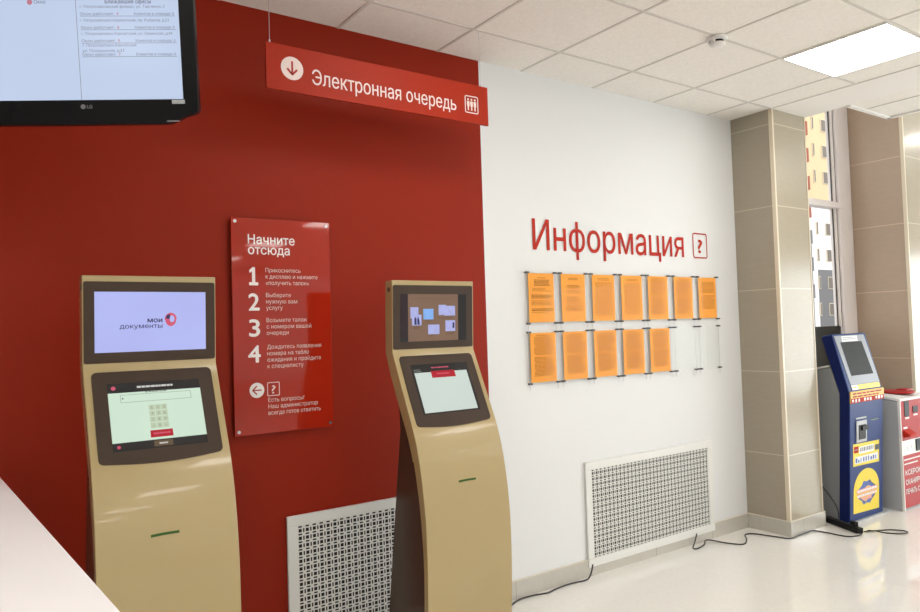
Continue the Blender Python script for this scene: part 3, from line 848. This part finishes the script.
HEAD, FACE = plane(-.495, .97, -.380, 1.426), plane(-.450, 0, -.495, .97)
hb = MB().prism_y([(.052, .070), (.500, .070), (.478, .455), (.020, .455)][::-1], -.003, .002).build('screen_bezel', 'mid_grey', bt, HEAD)
Flat(-.0040).poly([(.098, .138), (.442, .138), (.410, .402), (.082, .402)]).build('dark_screen', 'screen_off', hb)
Flat(-.0040).poly([(.117, .406), (.352, .406), (.364, .449), (.122, .449)]).build('white_sticker', 'white_st', hb)
Flat(-.0046).words(.135, .345, .440, .013, 2, random.Random(2), h=.5, ragged=.3).build('sticker_text', 'print_grey', hb)
ys = Flat(-.0025).poly([(.150, .030), (.490, .030), (.490, .067), (.150, .067)]).build('yellow_strip', 'yellow', bt, HEAD)
Flat(-.0025).poly([(.054, .030), (.150, .030), (.150, .067), (.053, .067)]).build('white_strip', 'white_st', bt, HEAD)
Flat(-.0032).words(.185, .470, .057, .020, 1, random.Random(1), h=.55, ragged=0, wmin=.12, wmax=.3).rect(.075, .125, .044, .056).build('strip_text', 'gold', bt, HEAD)
go = Flat(-.0080).rect(.0, BW, .940, .992).build('amber_strip', 'gold', bt, FACE)
rd = Flat(-.0080).rect(.0, BW, .905, .940).build('red_strip', 'print_red', bt, FACE)
MB().box(0, BW, -.0078, .0, .905, .992).build('strip_backing', 'gold', bt, FACE)
q = Flat(-.0086); rng = random.Random(8)
for i in range(11):
    x = .015 + i * .045
    if i % 4 != 3: q.rect(x + rng.uniform(0, .01), x + .03, .909 + rng.uniform(0, .006), .932 + rng.uniform(0, .006))
q.build('payment_icons', 'white_st', bt, FACE)
Flat(-.0086).words(.03, .48, .980, .022, 2, random.Random(4), h=.5, ragged=.2, wmin=.1, wmax=.25).build('amber_text', 'red_panel', bt, FACE)
cr = MB().box(.086, .242, -.010, .0, .600, .765).build('card_reader', 'light_grey', bt, FACE, bevel=.003)
MB().box(.115, .218, -.013, -.008, .623, .733).build('reader_slot', 'black', cr)
MB().box(.150, .245, -.022, -.010, .690, .725).build('card_guide', 'black', cr, bevel=.003)
MB().box(.083, .240, -.006, .0, .778, .789).build('reader_label', 'light_grey', bt, FACE)
Flat(-.0016).rect(.318, .437, .749, .757).build('green_line', 'led_green', bt, FACE)
y2 = Flat(-.0016).poly([(.046, .424), (.448, .416), (.449, .586), (.045, .592)]).build('yellow_sticker', 'yellow', bt, FACE)
Flat(-.0022).rect(.056, .126, .523, .572).build('red_mark', 'print_red', y2)
wb = Flat(-.0022).rect(.136, .368, .510, .564).rect(.07, .43, .440, .492).build('white_mark', 'white_st', y2)
Flat(-.0022).rect(.380, .446, .512, .554).build('dark_mark', 'print_black', y2)
Flat(-.0028).words(.150, .355, .556, .030, 1, random.Random(9), h=1., ragged=0, wmin=.06, wmax=.12, gap=.05).rect(.062, .120, .543, .551).build('brand_text', 'print_grey', y2)
im = Flat(-.0028); rng = random.Random(6)
for i in range(9):
    x = .08 + i * .038; im.rect(x, x + rng.uniform(.012, .03), .446, .446 + rng.uniform(.015, .04))
im.build('small_icons', 'blue_ink', y2)
arch = [(.048, .066), (.447, .052), (.447, .225)] + [(.250 + .198 * math.cos(a), .228 + .160 * math.sin(a)) for a in [PI * i / 16 for i in range(1, 16)]] + [(.052, .236)]
ys = Flat(-.0016).poly(arch).build('arched_sticker', 'yellow', bt, FACE)
cx, cz = .252, .205
em = Flat(-.0022)
N = 16
em.poly([(cx + (.135 if i % 2 else .112) * math.cos(2 * PI * i / N), cz + (.098 if i % 2 else .082) * math.sin(2 * PI * i / N)) for i in range(N)])
em.build('emblem', 'blue_ink', ys)
Flat(-.0028).poly([(cx - .165, cz), (cx - .02, cz - .072), (cx + .17, cz), (cx + .02, cz + .050)]).build('emblem_diamond', 'gold', ys)
e2 = Flat(-.0034).rect(cx - .158, cx + .165, cz + .006, cz + .034).rect(cx - .135, cx + .135, cz - .030, cz - .004).rect(cx - .07, cx + .07, cz - .056, cz - .038).build('emblem_band', 'pink_ink', ys)
Flat(-.0040).words(cx - .15, cx + .155, cz + .028, .036, 2, random.Random(12), h=.45, ragged=0, wmin=.08, wmax=.14, gap=.02).build('emblem_text', 'white_st', ys)
Flat(-.0034).stroke((cx + .03, cz + .085), (cx + .13, cz + .035), .006).stroke((cx + .06, cz - .075), (cx + .13, cz - .03), .006).build('emblem_line', 'print_black', ys)

# ------------------------------------------------------------------ red copy terminal
rt = thing('copy_terminal', (6.16, 0, 0), 'red and light grey copying terminal with white lettering beside the blue terminal', 'terminal')
RW = .52
MB().prism_x([(-.535, 0), (.0, 0), (.0, .885), (-.40, .885), (-.535, .868)], 0, RW).build('grey_cabinet', 'light_grey', rt, bevel=.006)
MB().prism_x([(.01, .885), (-.41, .885), (-.555, .868), (-.555, .886), (-.41, .908), (.01, .908)], -.006, RW + .006).build('white_lid', 'white_plastic', rt, bevel=.004)
MB().box(.0, .012, -.549, -.530, 0, .868).box(.012, RW, -.548, -.530, .435, .552).build('white_edge', 'white_plastic', rt, smooth=False)
up_ = MB().box(.012, RW, -.549, -.532, .552, .868).build('upper_red_panel', 'red_panel', rt, bevel=.002)
lo_ = MB().box(.012, RW, -.549, -.532, .02, .435).build('lower_red_panel', 'red_panel', rt, bevel=.002)
MB().box(.070, .147, -.553, -.545, .742, .864).box(.217, .302, -.553, -.545, .762, .814).build('black_slot', 'black', up_)
MB().box(.080, .145, -.551, -.546, .722, .735).box(.228, .296, -.551, -.546, .738, .750).box(.040, .105, -.551, -.546, .645, .660).build('white_tag', 'white_st', up_)
MB().prism_x([(-.549, .578), (-.600, .590), (-.600, .605), (-.549, .640)], .035, .150).build('red_tray', 'print_red', up_, bevel=.004)
MB().box(.240, .340, -.556, -.545, .450, .545).build('black_reader', 'black', rt, bevel=.003)
Flat(-.5495).rect(.085, .092, .475, .505).rect(.165, .172, .480, .510).build('small_mark', 'mid_grey', rt)
q = Flat(-.5505)
add_text(q, 'КСЕРОКОПИЯ', .035, .500, .278, .040, .02); add_text(q, 'СКАНИРОВАНИЕ', .032, .505, .203, .040, .02); add_text(q, 'ПЕЧАТЬ С ФЛЕШКИ', .030, .505, .128, .040, .02)
q.build('lettering', 'white_st', lo_)
Flat(-.5505).rect(.020, .350, .396, .406).rect(.020, .260, .362, .372).build('white_stripe', 'white_st', lo_)
MB().lathe_z([(.02, 0), (.12, 0), (.13, .010), (.125, .020), (.04, .020)], (.30, -.40, .908)).box(.33, .45, -.46, -.38, .920, .938).build('red_scanner_cap', 'red_panel', rt, bevel=.003)

# ------------------------------------------------------------------ cables and power strip
ps = thing('power_strip', (5.378, -.452, 0), 'long black power strip on the floor in front of the blue terminal', 'power strip', rot=(0, 0, math.radians(-114.6)))
# lies along its own x
MB().box(-.185, .185, -.028, .028, .001, .040).build('strip_body', 'black', ps, bevel=.006)
for i in range(5): MB().cyl((-.14 + i * .065, 0, .038), (-.14 + i * .065, 0, .0425), .019, seg=16).build('socket', 'rubber', ps)
MB().box(.10, .15, -.018, .018, .042, .075).build('plug', 'black', ps, bevel=.006)
Z = .006
def cable(name, pts, r, label):
    o = MB().tube(pts, r).build(name, 'rubber'); tag(o, label, 'cable', 'black cables along the floor'); return o
cable('power_cable', [(4.235, -.030, .075), (4.19, -.045, .03), (4.135, -.070, Z), (4.142, -.098, Z), (4.25, -.075, Z), (4.345, -.030, .012), (4.40, -.150, Z), (4.46, -.240, Z), (4.575, -.190, Z), (4.668, -.118, Z), (4.735, -.140, Z), (4.776, -.255, Z), (4.815, -.368, Z), (4.93, -.372, Z), (5.03, -.372, Z), (5.117, -.374, Z), (5.140, -.465, Z), (5.152, -.595, Z), (5.240, -.640, Z), (5.288, -.640, .014)], .0048,
      'black cable running from under the white wall grille round the pillar foot')
cable('power_cable', [(3.200, -.046, .085), (3.185, -.05, .05), (3.15, -.055, .012), (3.10, -.050, Z), (3.07, -.042, Z), (2.98, -.036, Z), (2.885, -.046, Z), (2.81, -.060, Z), (2.72, -.036, Z), (2.60, -.040, Z), (2.45, -.12, Z), (2.2, -.26, Z), (2.06, -.34, Z)], .0048,
      'black cable along the baseboard between the gold kiosk and the white wall grille')
cable('cable_loop', [(5.330, -.634, .014), (5.380, -.625, Z), (5.416, -.640, Z), (5.390, -.665, Z + .008), (5.372, -.640, Z + .010), (5.430, -.655, Z), (5.529, -.708, Z), (5.570, -.760, Z), (5.582, -.795, Z), (5.560, -.822, Z), (5.520, -.822, Z), (5.469, -.790, Z), (5.43, -.715, Z), (5.40, -.672, Z + .012)], .0045,
      'black cable looped back on itself on the floor past the power strip')
cable('hanging_cable', [(5.494, -.215, .33), (5.470, -.255, .27), (5.462, -.32, .20), (5.452, -.38, .12), (5.440, -.395, .055), (5.437, -.398, .044)], .0045,
      'black cable hanging down the grey side of the blue terminal')

# ------------------------------------------------------------------ apartment block outside the window
B = 38.0
ap = thing('apartment_building', (78, B, -2), 'tall apartment block seen through the window, yellow above and white and grey below', 'building')
def fl(x0, x1, z0, z1, d0=-.02, d1=3.): return (x0 - 78, x1 - 78, d0, d1, z0 + 2, z1 + 2)
MB().box(*fl(60, 100, 13.9, 40, 0, 8)).build('yellow_facade', 'fac_yellow', ap, smooth=False)
MB().box(*fl(60, 100, -2, 13.9, 0, 8)).build('white_facade', 'fac_white', ap, smooth=False)
MB().box(*fl(76.45, 83, -2, 6.9, -.06, 1)).box(*fl(70, 75.3, -2, 9.6, -.06, 1)).build('grey_facade', 'fac_grey', ap, smooth=False)
wproto = None
def facade_window(x, z, w, h):
    global wproto
    f = MB().box(x - 78, x + w - 78, -.12, .02, z + 2, z + h + 2).build('facade_window', 'fac_frame', ap, smooth=False)
    MB().box(x - 78 + .07, x + w - 78 - .07, -.14, 0, z + 2.07, z + h + 1.93).build('pane', 'fac_win', f, smooth=False)
for i, z in enumerate([22.2, 19.3, 16.4, 13.2, 10.7, 7.8, 4.8, 1.9]):
    if i == 3: continue
    facade_window(78.25, z, 1.0, 1.35); facade_window(76.35, z, .35, 1.4)
    facade_window(81.4, z, 1.0, 1.35); facade_window(72.0, z, 1.0, 1.35)
for z, m in ((21.3, 'fac_red'), (18.4, 'fac_red'), (15.4, 'fac_red'), (12.4, 'fac_red'), (9.6, 'fac_grey'), (6.7, 'fac_grey'), (3.8, 'fac_grey')):
    MB().box(*fl(73.6, 74.95, z, z + 1.45, -.4, 0)).build('balcony', m, ap, smooth=False)
struct(MB().box(-60, 160, .6, 60, -2.1, -2).build('ground_outside', 'asphalt', smooth=False))

# ------------------------------------------------------------------ light and camera
def fill_area(name, loc, rot, sx, sy, power, col):
    l = bpy.data.lights.new(name, 'AREA'); l.shape = 'RECTANGLE'; l.size = sx; l.size_y = sy; l.energy = power; l.color = col
    o = bpy.data.objects.new(name, l); COL.objects.link(o); o.location = loc; o.rotation_euler = rot; return o
# area fills added at the far end and street side; no glazing there
fill_area('fill_street_side', (11.9, -5.6, 1.35), (0, PI / 2, 0), 2.2, 9.0, 380, (.88, .95, 1.0))
fill_area('fill_far_end', (3.0, -12.9, 1.75), (PI / 2, 0, 0), 11.0, 2.4, 30, (.97, .98, 1.0))

w = bpy.data.worlds.new('overcast_sky'); SC.world = w; w.use_nodes = True
bg = w.node_tree.nodes['Background']
sky = w.node_tree.nodes.new('ShaderNodeTexSky')
sky.sky_type = 'HOSEK_WILKIE'; sky.turbidity = 6.; sky.ground_albedo = .4; sky.sun_direction = Vector((-.4, -.5, .75)).normalized()
mixn = w.node_tree.nodes.new('ShaderNodeMix'); mixn.data_type = 'RGBA'
mixn.inputs[0].default_value = .88; mixn.inputs[7].default_value = (1.0, .985, .96, 1)
w.node_tree.links.new(sky.outputs[0], mixn.inputs[6]); w.node_tree.links.new(mixn.outputs[2], bg.inputs[0])
bg.inputs[1].default_value = 2.3

cd = bpy.data.cameras.new('camera'); cam = bpy.data.objects.new('camera', cd); COL.objects.link(cam)
f_px, yw, pt, rl = 720.756, .6130, .0338, -.0312
cd.sensor_fit = 'HORIZONTAL'; cd.sensor_width = 36; cd.lens = 36 * f_px / 920
fw = Vector((math.sin(yw) * math.cos(pt), math.cos(yw) * math.cos(pt), math.sin(pt)))
r0 = Vector((math.cos(yw), -math.sin(yw), 0)); u0 = r0.cross(fw)
rr = math.cos(rl) * r0 + math.sin(rl) * u0; uu = -math.sin(rl) * r0 + math.cos(rl) * u0
Mx = Matrix((rr, uu, -fw)).transposed().to_4x4(); Mx.translation = Vector((0, CAM_Y, CAM_Z))
cam.matrix_world = Mx; cd.clip_start = .05; cd.clip_end = 500
SC.camera = cam

SC.view_settings.view_transform = 'Standard'
SC.view_settings.look = 'None'
SC.view_settings.exposure = 0.0
SC.cycles.use_denoising = True
SC.cycles.sample_clamp_indirect = 8.0
